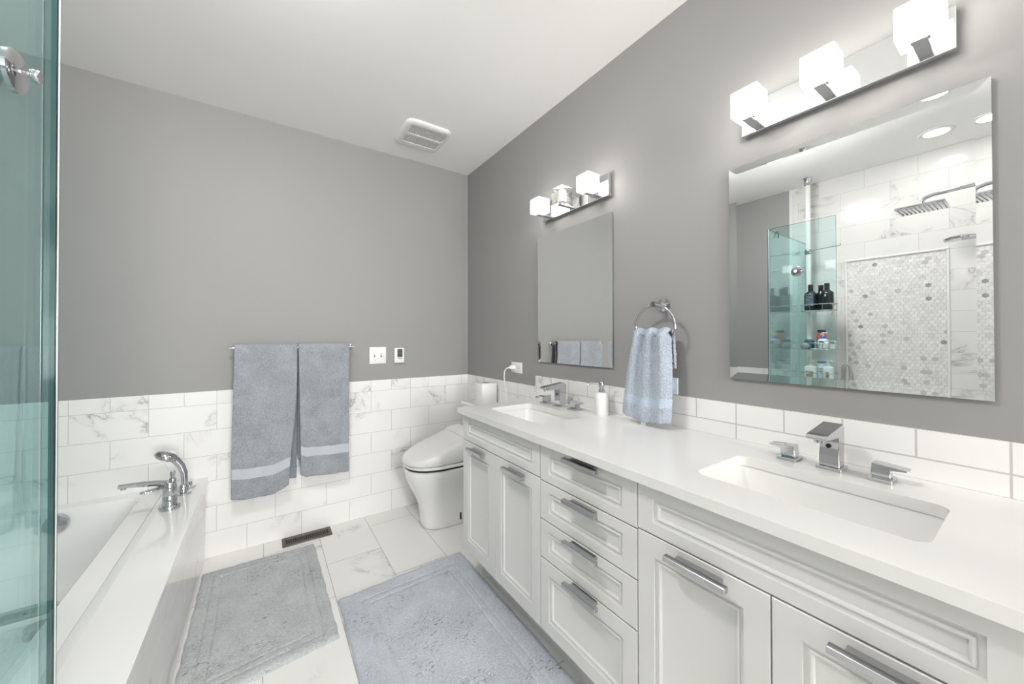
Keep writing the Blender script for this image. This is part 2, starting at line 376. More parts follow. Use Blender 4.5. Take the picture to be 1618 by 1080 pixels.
# ------------------------------------------------------------------ exhaust fan
fx0, fx1, fy0, fy1 = .685, .975, 2.075, 2.39
t = thing('exhaust_fan', 'white square bathroom exhaust fan with two gray grille slots on the ceiling', 'exhaust fan', ((fx0+fx1)/2, (fy0+fy1)/2, ZC))
gx0, gx1 = .722, .948; slots = ((2.115, 2.215), (2.235, 2.325))
bm = newbm()
outer = [rrect(fx0, fx1, fy0, fy1, ZC, .05), rrect(fx0+.002, fx1-.002, fy0+.002, fy1-.002, ZC-.006, .05), rrect(fx0+.008, fx1-.008, fy0+.008, fy1-.008, ZC-.013, .048), rrect(fx0+.022, fx1-.022, fy0+.022, fy1-.022, ZC-.016, .045)]
loft(bm, outer, cap0=False, cap1=False)
bm.verts.ensure_lookup_table(); top = [v for v in bm.verts if abs(v.co.z - (ZC-.016)) < 1e-6]
es = [e for e in bm.edges if e.verts[0] in top and e.verts[1] in top]
for s0, s1 in slots:
    ring = [bm.verts.new(p) for p in rrect(gx0, gx1, s0, s1, ZC-.016, .012, 3)]
    r2 = [bm.verts.new((p.co.x, p.co.y, ZC-.011)) for p in ring]
    for i in range(len(ring)):
        es.append(bm.edges.new((ring[i-1], ring[i])))
    for i in range(len(ring)): bm.faces.new((ring[i-1], ring[i], r2[i], r2[i-1]))
bmesh.ops.triangle_fill(bm, edges=es, use_beauty=True, use_dissolve=False)
obj('housing', bm, 'plastic', t)
m, nt, b = nodes_of('fan_grille'); v = N(nt, 'ShaderNodeTexVoronoi'); nt.links.new(pos(nt), v.inputs['Vector']); v.inputs['Scale'].default_value = 170
nt.links.new(mix_c(nt, ramp(nt, v.outputs['Distance'], .25, .6), (.34, .33, .32), (.72, .71, .70)), b.inputs['Base Color']); setin(b, Roughness=.6); M['grille'] = m
for s0, s1 in slots: box('grille', gx0-.002, gx1+.002, s0-.002, s1+.002, ZC-.0135, ZC-.011, 'grille', t)
box('maker_mark', .915, .935, 2.098, 2.102, ZC-.0166, ZC-.0158, 'grayprint', t)

# ------------------------------------------------------------------ bathtub
TX0, TX1, TY0, TY1, TZ = XL+.011, -.250, 1.122, Y-.010, .446
t = thing('bathtub', 'white built-in bathtub with a marble tiled apron along the back wall', 'bathtub', (-.7, 1.85, 0))
box('apron', -.285, -.265, TY0+.01, TY1, 0, TZ-.028, 'tile_apron', t)
box('end_panel', TX0, -.285, TY0+.01, TY0+.03, 0, TZ-.028, 'tile_shower', t)
bm = newbm()   # deck, dropping by a slope to the rim
prof = [(TX1, TZ-.028), (TX1, TZ-.002), (TX1-.002, TZ), (-.382, TZ), (-.386, TZ-.001), (-.420, TZ-.020), (-.420, TZ-.030)]
prism(bm, prof, 1, TY0, TY1); obj('deck', bm, 'acrylic', t, angle=25)
bm = newbm()
rz = TZ-.018; bx0, bx1, by0, by1 = TX0+.06, -.500, TY0+.10, TY1-.075
secs = [rrect(TX0, -.4205, TY0, TY1, rz-.02, .002, 8), rrect(TX0, -.4205, TY0, TY1, rz, .002, 8), rrect(bx0-.008, bx1+.008, by0-.008, by1+.008, rz, .075, 8), rrect(bx0, bx1, by0, by1, rz-.010, .07, 8)]
for q in range(1, 8):
    f = q/7; e = f**1.0
    secs.append(rrect(bx0+.05*e, bx1-.05*e, by0+.16*e, by1-.045*e, rz-.010-.30*f, .07+.02*f, 8))
secs.append(rrect(bx0+.08, bx1-.08, by0+.20, by1-.075, rz-.335, .08, 8))
loft(bm, secs, cap0=False); obj('basin', bm, 'acrylic', t, angle=50)
bm = newbm(); lathe(bm, [(0, -.01), (.040, -.008), (.040, .006), (.036, .012), (.015, .016), (0, .016)], (-.765, 2.484, .375), (0, -1, .10)); ov = obj('overflow_plate', bm, 'chrome', t)
bm = newbm(); lathe(bm, [(0, 0), (.036, 0), (.036, .006), (.02, .010), (.02, .022), (.034, .026), (.034, .034), (0, .036)], (-.70, 2.13, rz-.335)); obj('drain_stopper', bm, 'nickel', t)
M['grip'] = plain('gray_grip', (.60, .62, .61), .5)
bm = newbm(); quadbox(bm, -.98, -.60, 2.27, 2.335, rz-.335, rz-.327, .002)
gp = obj('grip_strip', bm, 'grip', t)
for i in range(3):
    bm = newbm(); lathe(bm, [(.005, 0), (.005, .0012), (0, .0012)], (-.88+.09*i, 2.30, rz-.327), n=10); obj('stud', bm, 'black', gp)

# tub filler and hand shower
t = thing('bathtub_faucet', 'chrome single lever bathtub faucet with a long flat spout on the tub deck', 'faucet', (-.347, 2.19, TZ))
fx, fy = -.347, 2.19
bm = newbm(); lathe(bm, [(0, 0), (.036, 0), (.037, .012), (.033, .018), (.0, .018)], (fx, fy, TZ)); obj('base_ring', bm, 'chrome', t)
bm = newbm(); lathe(bm, [(.026, .016), (.0255, .055), (.024, .058), (.024, .062), (.0255, .065), (.025, .098), (.022, .108), (.018, .118), (.0, .120)], (fx, fy, TZ)); obj('body', bm, 'chrome', t)
bm = newbm()
sp = [(fx-.010, fy+.004, TZ+.108), (fx-.045, fy+.0, TZ+.122), (fx-.085, fy-.006, TZ+.129), (fx-.125, fy-.012, TZ+.134), (fx-.155, fy-.016, TZ+.136)]
secs = []
for i, p in enumerate(sp):
    wd, h = (.015, .013) if i < 1 else (.012, .009) if i < 3 else (.011, .007)
    secs.append([(p[0] + dz*.15, p[1] + dy, p[2] + dz) for dy, dz in ((-wd, -h), (wd, -h), (wd, h*.7), (wd*.7, h), (-wd*.7, h), (-wd, h*.7))])
loft(bm, secs); lathe(bm, [(.010, 0), (.010, -.010), (0, -.010)], (sp[-1][0]+.014, sp[-1][1]+.003, sp[-1][2]-.006), n=16); obj('spout', bm, 'chrome', t)
bm = newbm()
lp = [(fx-.012, fy-.015, TZ+.100), (fx-.035, fy-.045, TZ+.104), (fx-.062, fy-.062, TZ+.105), (fx-.080, fy-.060, TZ+.105), (fx-.080, fy-.048, TZ+.105), (fx-.060, fy-.040, TZ+.105), (fx-.035, fy-.020, TZ+.104), (fx-.010, fy+.004, TZ+.100)]
tube(bm, lp, .0042, 8); obj('lever_handle', bm, 'chrome', t)
bm = newbm(); lathe(bm, [(.012, .112), (.012, .128), (.0075, .131), (.0075, .142), (.0095, .145), (.0095, .160), (0, .162)], (fx+.008, fy+.012, TZ)); obj('diverter_knob', bm, 'chrome', t)
t = thing('hand_shower', 'chrome hand shower standing in its holder behind the bathtub faucet', 'hand shower', (-.325, 2.36, TZ))
hx, hy = -.325, 2.36
bm = newbm(); lathe(bm, [(0, 0), (.030, 0), (.030, .008), (.019, .012), (.019, .035), (.014, .042), (0, .042)], (hx, hy, TZ)); obj('holder', bm, 'chrome', t)
bm = newbm(); lathe(bm, [(0, 0), (.024, 0), (.024, .007), (.010, .012), (.010, .028), (0, .030)], (hx+.012, hy+.085, TZ)); obj('hose_outlet', bm, 'chrome', t)
bm = newbm()
hp = [(hx, hy, TZ+.030), (hx+.004, hy, TZ+.060), (hx+.002, hy, TZ+.10), (hx-.010, hy-.002, TZ+.14), (hx-.028, hy-.004, TZ+.170), (hx-.045, hy-.006, TZ+.188)]
tube(bm, hp, [.011, .013, .0145, .016, .017, .019], 14); hd = obj('handle', bm, 'chrome', t)
bm = newbm(); lathe(bm, [(0, -.002), (.038, -.002), (.045, .003), (.046, .013), (.040, .025), (.025, .034), (0, .036)], (hx-.064, hy-.008, TZ+.184), (.45, .05, .9)); hh = obj('spray_head', bm, 'chrome', t)
bm = newbm(); lathe(bm, [(0, -.004), (.037, -.004), (.037, -.001), (0, -.001)], (hx-.064, hy-.008, TZ+.184), (.45, .05, .9)); obj('spray_face', bm, 'nickel', hh)

# ------------------------------------------------------------------ towels
def drape(name, label, cat, L0, L1, bar_z, bar_n, r, zf, zb, base, along, normal, th, band, mats, edge=None, wave=(.004, 9.0, 0.0), nu=44, tap=0.0, group=None, tagz=None):
    """cloth over a bar: along = width direction, normal = away from the wall. zf/zb: functions u->bottom heights; band: (lo, hi) above the front hem"""
    A = Vector(along); Nn = Vector(normal); base = Vector(base); bm = newbm()
    rows = []; nv = 60
    prof_mid = []
    def cell(u, v):
        # v 0..1 front (bottom->top), 1..1.3 over the bar, 1.3..2 back
        zf_, zb_ = zf(u), zb(u)
        if v <= 1: z = zf_ + (bar_z - zf_)*v; n = bar_n + r
        elif v <= 1.3:
            a = (v-1)/.3*PI; z = bar_z + r*math.sin(a); n = bar_n + r*math.cos(a)
        else: f = (v-1.3)/.7; z = bar_z + (zb_ - bar_z)*f; n = bar_n - r
        return z, n
    vs_list = [i/44 for i in range(45)] + [1+.3*i/8 for i in range(1, 9)] + [1.3+.7*i/16 for i in range(1, 17)]
    for v in vs_list:
        row = []
        for i in range(nu+1):
            u = i/nu; z, n = cell(u, v)
            s = L0 + (L1-L0)*u
            hang = max(0.0, (bar_z - z))
            if edge: s += edge(u, hang, v)
            amp = wave[0]*min(1.0, .25+hang*2.0)
            ph = wave[2]
            if v <= 1: n += amp*math.sin(u*wave[1]+ph) + amp*.5*math.sin(u*wave[1]*2.3+ph*2+hang*3) - tap*hang
            elif v > 1.3: n += -amp*.3*math.sin(u*wave[1]+ph)*.5
            row.append(bm.verts.new(base + A*s + Nn*n + Vector((0, 0, z))))
        rows.append(row)
    for a in range(len(rows)-1):
        for i in range(nu):
            f = bm.faces.new((rows[a][i], rows[a][i+1], rows[a+1][i+1], rows[a+1][i])); f.material_index = 0
            if vs_list[a] < 1 and band:
                zc = (rows[a][i].co.z + rows[a+1][i].co.z)/2; h = zc - zf(i/nu)
                if band[0] < h < band[1]: f.material_index = 1
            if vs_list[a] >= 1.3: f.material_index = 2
    cz = base + A*((L0+L1)/2) + Nn*bar_n; cz.z = bar_z
    o = obj(name, bm, mats, None, loc=cz, angle=180)
    sol = o.modifiers.new('thick', 'SOLIDIFY'); sol.thickness = th; sol.offset = 0.0
    sub = o.modifiers.new('sub', 'SUBSURF'); sub.levels = 1; sub.render_levels = 1
    tx = bpy.data.textures.new(name+'_pile', 'CLOUDS'); tx.noise_scale = .012; tx.noise_depth = 2
    d = o.modifiers.new('pile', 'DISPLACE'); d.texture = tx; d.texture_coords = 'GLOBAL'; d.strength = .004; d.mid_level = .5
    return tag(o, label, cat, group)
tb = thing('towel_bar', 'chrome towel bar on the back wall holding two bath towels', 'towel bar', (.15, Y, 1.142))
bm = newbm(); tube(bm, [(-.165, Y-.065, 1.142), (.475, Y-.065, 1.142)], .0075, 14); obj('bar', bm, 'chrome', tb)
for xx in (-.125, .456):
    bm = newbm(); lathe(bm, [(0, 0), (.019, 0), (.019, .008), (.008, .012), (.0075, .050), (.0078, .064), (0, .065)], (xx, Y, 1.142), (0, -1, 0)); obj('post', bm, 'chrome', tb)
def lerp(a, b, u): return a + (b-a)*u
drape('bath_towel', 'blue gray bath towel hanging on the bar nearer the bathtub', 'towel', -.138, .1595, 1.142, .065, .0165,
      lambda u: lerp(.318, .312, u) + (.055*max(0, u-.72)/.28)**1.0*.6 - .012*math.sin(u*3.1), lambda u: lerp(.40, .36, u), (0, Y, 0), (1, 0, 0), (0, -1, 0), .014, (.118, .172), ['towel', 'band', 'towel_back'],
      edge=lambda u, h, v: ((-.012*(1-u) - .040*u*max(0, min(1, (h-.15)/.6)))*min(1, h/.6) if v <= 1 else 0), wave=(.005, 8.0, .4), group='bath towels on the bar')
drape('bath_towel', 'blue gray bath towel hanging on the bar nearer the light switch', 'towel', .1640, .444, 1.143, .065, .0165,
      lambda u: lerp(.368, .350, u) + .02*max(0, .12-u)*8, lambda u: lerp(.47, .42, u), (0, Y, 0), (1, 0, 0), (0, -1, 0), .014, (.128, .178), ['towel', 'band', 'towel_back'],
      edge=lambda u, h, v: (.012*(1-u))*min(1, h/.6) if v <= 1 else 0, wave=(.005, 9.0, 2.2), group='bath towels on the bar')

# switch plate and thermostat
t = thing('light_switch', 'white double toggle light switch plate right of the towels', 'light switch', (.64, Y, 1.077))
bm = newbm(); quadbox(bm, .584, .695, Y-.006, Y, 1.020, 1.135, .003); obj('plate', bm, 'plastic', t)
for xx in (.617, .662):
    bm = newbm(); quadbox(bm, xx-.005, xx+.005, Y-.0075, Y-.005, 1.065, 1.090, .001); tg = obj('toggle_slot', bm, 'grayprint', t)
    bm = newbm(); quadbox(bm, xx-.0038, xx+.0038, Y-.017, Y-.006, 1.077, 1.087, .0015); obj('toggle', bm, 'plastic', tg)
    for zz in (1.047, 1.108):
        bm = newbm(); lathe(bm, [(.0028, 0), (.0028, .0008), (0, .001)], (xx, Y-.006, zz), (0, -1, 0), 8); obj('screw', bm, 'nickel', t)
t = thing('thermostat', 'small white wall thermostat with a dark green screen', 'thermostat', (.782, Y, 1.073))
bm = newbm(); quadbox(bm, .747, .817, Y-.022, Y, 1.022, 1.127, .006, 3); obj('body', bm, 'plastic', t)
box('screen', .766, .802, Y-.0228, Y-.021, 1.063, 1.119, 'lcd', t)
for xx in (.777, .791): box('button', xx-.003, xx+.003, Y-.024, Y-.021, 1.050, 1.057, 'black', t)

# ------------------------------------------------------------------ toilet
t = thing('toilet', 'white skirted toilet with a sloped electronic bidet seat beside the vanity', 'toilet', (1.03, 2.25, 0))
tcx, tcy = 1.02, 2.25
def dshape(xf, xb, w, z, n=14, sq=2.4):
    # front rounded like an egg, straight sides, square back
    out = []; L = min((xb-xf)*.62, .30)
    for k in range(n+1):
        a = PI/2 + PI*k/n
        c, s = math.cos(a), math.sin(a)
        out.append((xf+L + L*(-abs(c)**(2/sq)), tcy + w/2*(abs(s)**(2/sq))*(1 if s >= 0 else -1), z))
    out += [(xb, tcy-w/2, z), (xb, tcy+w/2, z)]
    return out
bm = newbm(); xb = 1.318
secs = [dshape(*a) for a in ((.832, xb, .235, 0, 14, 3.2), (.826, xb, .243, .006, 14, 3.2), (.826, xb, .240, .03, 14, 3.2), (.818, xb, .234, .10, 14, 3.0), (.806, xb, .236, .15, 14, 2.8), (.786, xb, .254, .20, 14, 2.6), (.760, xb, .286, .25, 14, 2.5), (.738, xb, .322, .30, 14, 2.4), (.726, xb, .348, .345, 14, 2.35), (.722, xb, .358, .372, 14, 2.3), (.726, xb, .356, .383, 14, 2.3), (.735, xb, .34, .387, 14, 2.3))]
loft(bm, secs); obj('bowl', bm, 'ceramic', t, angle=60)
bm = newbm(); loft(bm, [dshape(.727, 1.12, .350, .384), dshape(.727, 1.12, .350, .3975)]); obj('gap_shade', bm, 'black', t)  # black slab standing in for the shade in the gap under the seat
bm = newbm(); secs = [dshape(.724, 1.12, .360, .396), dshape(.716, 1.12, .372, .400), dshape(.716, 1.12, .374, .411), dshape(.722, 1.12, .366, .416)]
loft(bm, secs); st = obj('seat', bm, 'seatplastic', t, angle=50)
for yv in (tcy-.08, tcy+.08):
    bm = newbm(); quadbox(bm, .752, .768, yv-.008, yv+.008, .386, .394, .002); obj('bumper', bm, 'plastic', st)
bm = newbm()
def lidring(xf, xb2, w, z0, slope):
    return [(x, y, z0 + slope*max(0, (x-.72))) for x, y, _ in dshape(xf, xb2, w, 0)]
loft(bm, [lidring(.722, 1.060, .366, .417, .02), lidring(.714, 1.060, .376, .421, .06), lidring(.716, 1.060, .372, .432, .30), lidring(.728, 1.060, .345, .440, .318), lidring(.76, 1.060, .28, .446, .315)]); obj('lid', bm, 'seatplastic', t, angle=60)
bm = newbm(); prism(bm, [(1.063, .40), (1.063, .548), (1.075, .556), (1.178, .570), (1.178, .40)], 1, tcy-.186, tcy+.186); bmesh.ops.bevel(bm, geom=bm.edges[:], offset=.006, segments=2, affect='EDGES'); obj('bidet_unit', bm, 'seatplastic', t)
bm = newbm(); loft(bm, [rrect(1.200, xb, tcy-.165, tcy+.165, .387, .03), rrect(1.195, xb, tcy-.17, tcy+.17, .44, .03), rrect(1.190, xb, tcy-.172, tcy+.172, .712, .03)]); obj('tank', bm, 'ceramic', t, angle=60)
bm = newbm(); loft(bm, [rrect(1.188, xb+.002, tcy-.175, tcy+.175, .712, .03), rrect(1.183, xb+.002, tcy-.18, tcy+.18, .715, .03), rrect(1.183, xb+.002, tcy-.18, tcy+.18, .730, .03), rrect(1.188, xb+.001, tcy-.175, tcy+.175, .735, .03)]); obj('tank_lid', bm, 'ceramic', t, angle=60)
bm = newbm(); quadbox(bm, 1.040, 1.050, tcy-.1225, tcy-.115, .03, .075, .002); obj('cap', bm, 'black', t)
t = thing('tissue_box_cover', 'plain white square tissue box cover on the toilet tank', 'tissue box', (1.25, 2.165, .735))
bm = newbm(); quadbox(bm, 1.193, 1.308, 2.112, 2.222, .735, .889, .003); obj('cover', bm, 'soap', t)
bm = newbm(); loft(bm, [rrect(1.225, 1.276, 2.15, 2.185, .8895, .016), rrect(1.227, 1.274, 2.152, 2.183, .8898, .015)]); obj('slot', bm, 'grayprint', t)

# ------------------------------------------------------------------ floor register and bath mats
t = thing('floor_register', 'dark bronze slotted floor vent between the towels and the bath mat', 'floor vent', (.215, 2.515, 0))
vx0, vx1, vy0, vy1 = .085, .346, 2.459, 2.567
bm = newbm()
prof = [rrect(vx0, vx1, vy0, vy1, 0, .006, 2), rrect(vx0+.002, vx1-.002, vy0+.002, vy1-.002, .005, .005, 2), rrect(vx0+.018, vx1-.018, vy0+.022, vy1-.022, .006, .002, 2), rrect(vx0+.02, vx1-.02, vy0+.024, vy1-.024, .001, .002, 2)]
loft(bm, prof, cap1=False); obj('frame', bm, 'darkmetal', t)
box('well', vx0+.019, vx1-.019, vy0+.023, vy1-.023, .0005, .0012, 'black', t)
bm = newbm()
for k in range(19):
    xx = vx0+.030+k*.0111; quadbox(bm, xx-.0022, xx+.0022, vy0+.022, vy1-.022, .0008, .0056)
obj('louver', bm, 'darkmetal', t)

def bath_mat(name, label, corners, mats, seed, h=.014, border=.05):
    rnd = random.Random(seed); c = [Vector((*p, 0)) for p in corners]; nu, nv = 150, 210; bm = newbm(); rows = []
    W = (c[1]-c[0]).length; Lh = (c[3]-c[0]).length
    cl = [(rnd.random(), rnd.random(), rnd.uniform(.008, .03), rnd.uniform(.3, 1), rnd.uniform(0, 6)) for _ in range(34)]
    ph = [rnd.uniform(0, 6) for _ in range(8)]
    for j in range(nv+1):
        v = j/nv; row = []
        for i in range(nu+1):
            u = i/nu; p = c[0]*(1-u)*(1-v) + c[1]*u*(1-v) + c[2]*u*v + c[3]*(1-u)*v
            de = min(u*W, (1-u)*W, v*Lh, (1-v)*Lh)
            z = h*(1-math.exp(-de/.006)) if de > 0 else 0.0
            wob = .0014*math.sin(v*31+ph[0]) + .0010*math.sin(v*67+ph[1]); wob2 = .0014*math.sin(u*27+ph[2]) + .001*math.sin(u*61+ph[3])
            for k, bd in enumerate((border, border+.035)):
                for dd in (u*W, (1-u)*W, v*Lh, (1-v)*Lh):
                    if abs(dd-bd) < .012 and de > bd-.01: z -= .0065*math.exp(-((dd-bd)/.0034)**2)
            for a, b, s, q, an in cl:
                du, dv = (u-a)*W, (v-b)*Lh; rr = du*du+dv*dv
                if rr < s*s*6: z -= .0075*q*math.exp(-rr/(s*s))*(1+math.sin(du*420+math.sin(dv*230+an)*2+an))*.5
            if de > .004: z += rnd.uniform(-.0011, .0011)
            fx_ = wob if u in (0, 1) else wob*math.exp(-min(u, 1-u)*W/.03); fy_ = wob2*math.exp(-min(v, 1-v)*Lh/.03)
            row.append(bm.verts.new((p.x+fx_, p.y+fy_, max(z, 0)+.001)))
        rows.append(row)
    for j in range(nv):
        for i in range(nu): bm.faces.new((rows[j][i], rows[j][i+1], rows[j+1][i+1], rows[j+1][i]))
    bd = [e for e in bm.edges if len(e.link_faces) == 1]
    r = bmesh.ops.extrude_edge_only(bm, edges=bd); nv_ = [g for g in r['geom'] if isinstance(g, bmesh.types.BMVert)]
    for v_ in nv_: v_.co.z = 0.0
    bmesh.ops.contextual_create(bm, geom=[e for e in bm.edges if len(e.link_faces) == 1])
    mid = (c[0]+c[2])/2
    return tag(obj(name, bm, mats, None, loc=mid, angle=180), label, 'bath mat', 'bath mats')
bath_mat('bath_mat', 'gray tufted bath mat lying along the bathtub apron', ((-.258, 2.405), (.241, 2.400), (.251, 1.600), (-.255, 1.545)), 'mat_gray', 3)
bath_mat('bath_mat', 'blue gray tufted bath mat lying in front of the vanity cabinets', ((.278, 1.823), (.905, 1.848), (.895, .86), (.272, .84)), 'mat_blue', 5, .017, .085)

# ------------------------------------------------------------------ vanity cabinets
XF = .815; CZ = .827
def panel_front(bm, y0, y1, z0, z1, sy=.044, sz=.044):
    # door or drawer front in the plane x = XF with a stepped and beaded recessed panel; -x is out
    prof = [(0, .020), (0, .0015), (.0015, 0), (sz, 0), (sz+.0006, .0045), (sz+.008, .0060), (sz+.0095, .0032), (sz+.0125, .0020), (sz+.0155, .0032), (sz+.0175, .0085), (sz+.019, .0088)]
    rings = []
    for ins, d in prof:
        iy = ins + (sy-sz if ins >= sz-1e-6 else 0)
        rings.append([bm.verts.new((XF+d, y, z)) for y, z in ((y0+iy, z0+ins), (y1-iy, z0+ins), (y1-iy, z1-ins), (y0+iy, z1-ins))])
    for a, b in zip(rings, rings[1:]):
        for k in range(4): bm.faces.new((a[k], a[(k+1) % 4], b[(k+1) % 4], b[k]))
    bm.faces.new(rings[-1]); bm.faces.new(list(reversed(rings[0])))
def pull(y, z, parent, L=.142):
    bm = newbm(); quadbox(bm, XF-.034, XF-.018, y-L/2, y+L/2, z-.0065, z+.0065, .0012, 1)
    quadbox(bm, XF-.020, XF+.001, y-L*.36, y+L*.36, z-.005, z+.005, .001, 1)
    obj('pull_handle', bm, 'nickel', parent, smooth=False)
def cabinet_body(t, y0, y1):
    bm = newbm(); a = .0175
    quadbox(bm, XF+.021, 1.318, y0, y0+a, .16, CZ-.001); quadbox(bm, XF+.021, 1.318, y1-a, y1, .16, CZ-.001)
    quadbox(bm, XF+.021, 1.318, y0+a, y1-a, .16, .178); quadbox(bm, 1.308, 1.318, y0+a, y1-a, .178, CZ-.001)
    quadbox(bm, XF+.021, XF+.040, y0+a, y1-a, .178, .20); quadbox(bm, XF+.021, XF+.040, y0+a, y1-a, .79, CZ-.001); quadbox(bm, XF+.021, XF+.040, y0+a, y1-a, .675, .715)
    quadbox(bm, .922, 1.318, y0, y1, 0, .16)
    obj('carcass', bm, 'cab', t, smooth=False)
def sink_cabinet(y0, y1, ym, label):
    t = thing('vanity_sink_cabinet', label, 'cabinet', (1.06, (y0+y1)/2, 0), 'sink cabinets of the vanity')
    cabinet_body(t, y0, y1); g = .0012
    bm = newbm(); panel_front(bm, y0+g, y1-g, .699, .8205, .045, .030); obj('false_drawer_front', bm, 'cab', t, angle=20)
    for a, b in ((ym+g, y1-g), (y0+g, ym-g)):
        bm = newbm(); panel_front(bm, a, b, .168, .695, .048, .052); d = obj('door', bm, 'cab', t, angle=20)
        pull((a+b)/2 - .012, .675, d)
sink_cabinet(1.0245, 1.634, 1.334, 'white sink cabinet with two doors beside the toilet')
sink_cabinet(.004, .6135, .307, 'white sink cabinet with two doors at the near end under the large mirror')
t = thing('vanity_drawer_cabinet', 'white cabinet with four drawers between the two sink cabinets', 'cabinet', (1.06, .82, 0))
cabinet_body(t, .6135, 1.0245)
for z0, z1, zp in ((.6945, .8205, .8095), (.5585, .6905, .6790), (.4235, .5545, .5495), (.168, .4195, .4190)):
    bm = newbm(); panel_front(bm, .615, 1.023, z0, z1, .046, .030 if z1-z0 < .2 else .046); d = obj('drawer', bm, 'cab', t, angle=20)
    pull(.806, {.8205: .8085, .6905: .678, .5545: .546, .4195: .414}[z1], d)

# ------------------------------------------------------------------ worktop with two cutouts, basins
def counter(name, x0, x1, y0, y1, z0, z1, holes, mat):
    bm = newbm(); loops = []
    for z in (z1, z0):
        es = []
        for lp in [rrect(x0, x1, y0, y1, z, .003, 3)] + [rrect(*h, z, .028, 6) for h in holes]:
            vs = [bm.verts.new(p) for p in lp]; loops.append(vs)
            es += [bm.edges.new((vs[i-1], vs[i])) for i in range(len(vs))]
        bmesh.ops.triangle_fill(bm, edges=es, use_beauty=True, use_dissolve=False)
    k = len(loops)//2
    for a, b in zip(loops[:k], loops[k:]):
        for i in range(len(a)): bm.faces.new((a[i-1], a[i], b[i], b[i-1]))
    return bm
SINKS = ((.905, 1.150, 1.135, 1.535), (.912, 1.153, .113, .513))
ZK = .853
bm = counter('countertop', .790, X-.0005, -.012, 1.652, CZ, ZK, SINKS, 'quartz')
ct = obj('countertop', bm, 'quartz', None, loc=(1.06, .82, CZ), smooth=True, angle=30)
tag(ct, 'long white quartz worktop with two rectangular sink cutouts over the vanity cabinets', 'countertop')
bv = ct.modifiers.new('bevel', 'BEVEL'); bv.width = .0018; bv.segments = 2; bv.limit_method = 'ANGLE'; bv.angle_limit = math.radians(50)
for (x0, x1, y0, y1), lab in zip(SINKS, ('white rectangular undermount sink nearer the toilet', 'white rectangular undermount sink below the large mirror')):
    t = thing('undermount_sink', lab, 'sink', ((x0+x1)/2, (y0+y1)/2, .69), 'undermount sinks')
    bm = newbm(); e = .004
    secs = [rrect(x0-.028, x1+.028, y0-.028, y1+.028, CZ-.0075, .03), rrect(x0-.028, x1+.028, y0-.028, y1+.028, CZ-.0005, .03), rrect(x0-e, x1+e, y0-e, y1+e, CZ-.0005, .03), rrect(x0-e+.001, x1+e-.001, y0-e+.001, y1+e-.001, CZ-.006, .03)]
    for q in range(1, 7):
        f = q/6; secs.append(rrect(x0-e+.018*f*f, x1+e-.014*f*f, y0-e+.022*f*f, y1+e-.022*f*f, CZ-.006-.105*f, .03+.012*f))
    secs.append(rrect(x0+.045, x1-.04, y0+.05, y1-.05, CZ-.126, .04)); secs.append(rrect((x0+x1)/2+.02, (x0+x1)/2+.06, (y0+y1)/2-.02, (y0+y1)/2+.02, CZ-.130, .0195))
    loft(bm, secs, cap0=False); b = obj('basin', bm, 'ceramic', t, angle=50)
    bm = newbm(); lathe(bm, [(0, 0), (.022, 0), (.022, .003), (.016, .004), (.014, .002), (.012, .006), (0, .007)], ((x0+x1)/2+.04, (y0+y1)/2, CZ-.130)); obj('drain', bm, 'chrome', t)

# ------------------------------------------------------------------ widespread faucets
def faucet(yc, yl, yr, label, xr=1.238):
    t = thing('sink_faucet', label, 'faucet', (xr, yc, ZK), 'widespread sink faucets')
    bm = newbm(); quadbox(bm, xr-.028, xr+.030, yc-.026, yc+.026, ZK, ZK+.008, .001, 1); obj('base_plate', bm, 'chrome', t, smooth=False)
    bm = newbm()
    prism(bm, [(xr-.020, ZK+.008), (xr+.022, ZK+.008), (xr+.024, ZK+.108), (xr+.014, ZK+.118), (xr-.110, ZK+.104), (xr-.114, ZK+.096), (xr-.108, ZK+.091), (xr-.018, ZK+.088)], 1, yc-.0205, yc+.0205)
    bmesh.ops.bevel(bm, geom=bm.edges[:], offset=.0012, segments=1, affect='EDGES'); sp_ = obj('spout', bm, 'chrome', t, smooth=False)
    bm = newbm(); lathe(bm, [(.0105, 0), (.0105, -.008), (.008, -.009), (0, -.009)], (xr-.093, yc, ZK+.0915), n=18); obj('aerator', bm, 'chrome', sp_)
    bm = newbm(); lathe(bm, [(.0055, 0), (.0055, .0015), (.003, .0015), (0, .0012)], (xr-.0195, yc+.001, ZK+.062), (-1, 0, .02), 16); obj('overflow_dot', bm, 'black', sp_)
    for yh, s in ((yl, 1), (yr, -1)):
        bm = newbm(); quadbox(bm, xr-.030, xr+.028, yh-.022, yh+.022, ZK, ZK+.008, .001, 1); quadbox(bm, xr-.016, xr+.016, yh-.015, yh+.015, ZK+.008, ZK+.011)
        h = obj('handle_base', bm, 'chrome', t, smooth=False)
        bm = newbm()
        prism(bm, [(yh-s*.017, ZK+.011), (yh-s*.0145, ZK+.042), (yh+s*.045, ZK+.037), (yh+s*.047, ZK+.033), (yh+s*.0155, ZK+.031), (yh+s*.017, ZK+.011)], 0, xr-.0175, xr+.0165)
        bmesh.ops.bevel(bm, geom=bm.edges[:], offset=.001, segments=1, affect='EDGES'); obj('lever', bm, 'chrome', h, smooth=False)
faucet(.324, .416, .229, 'chrome square widespread faucet behind the sink under the large mirror')
faucet(1.383, 1.487, 1.276, 'chrome square widespread faucet behind the sink nearer the toilet', 1.230)

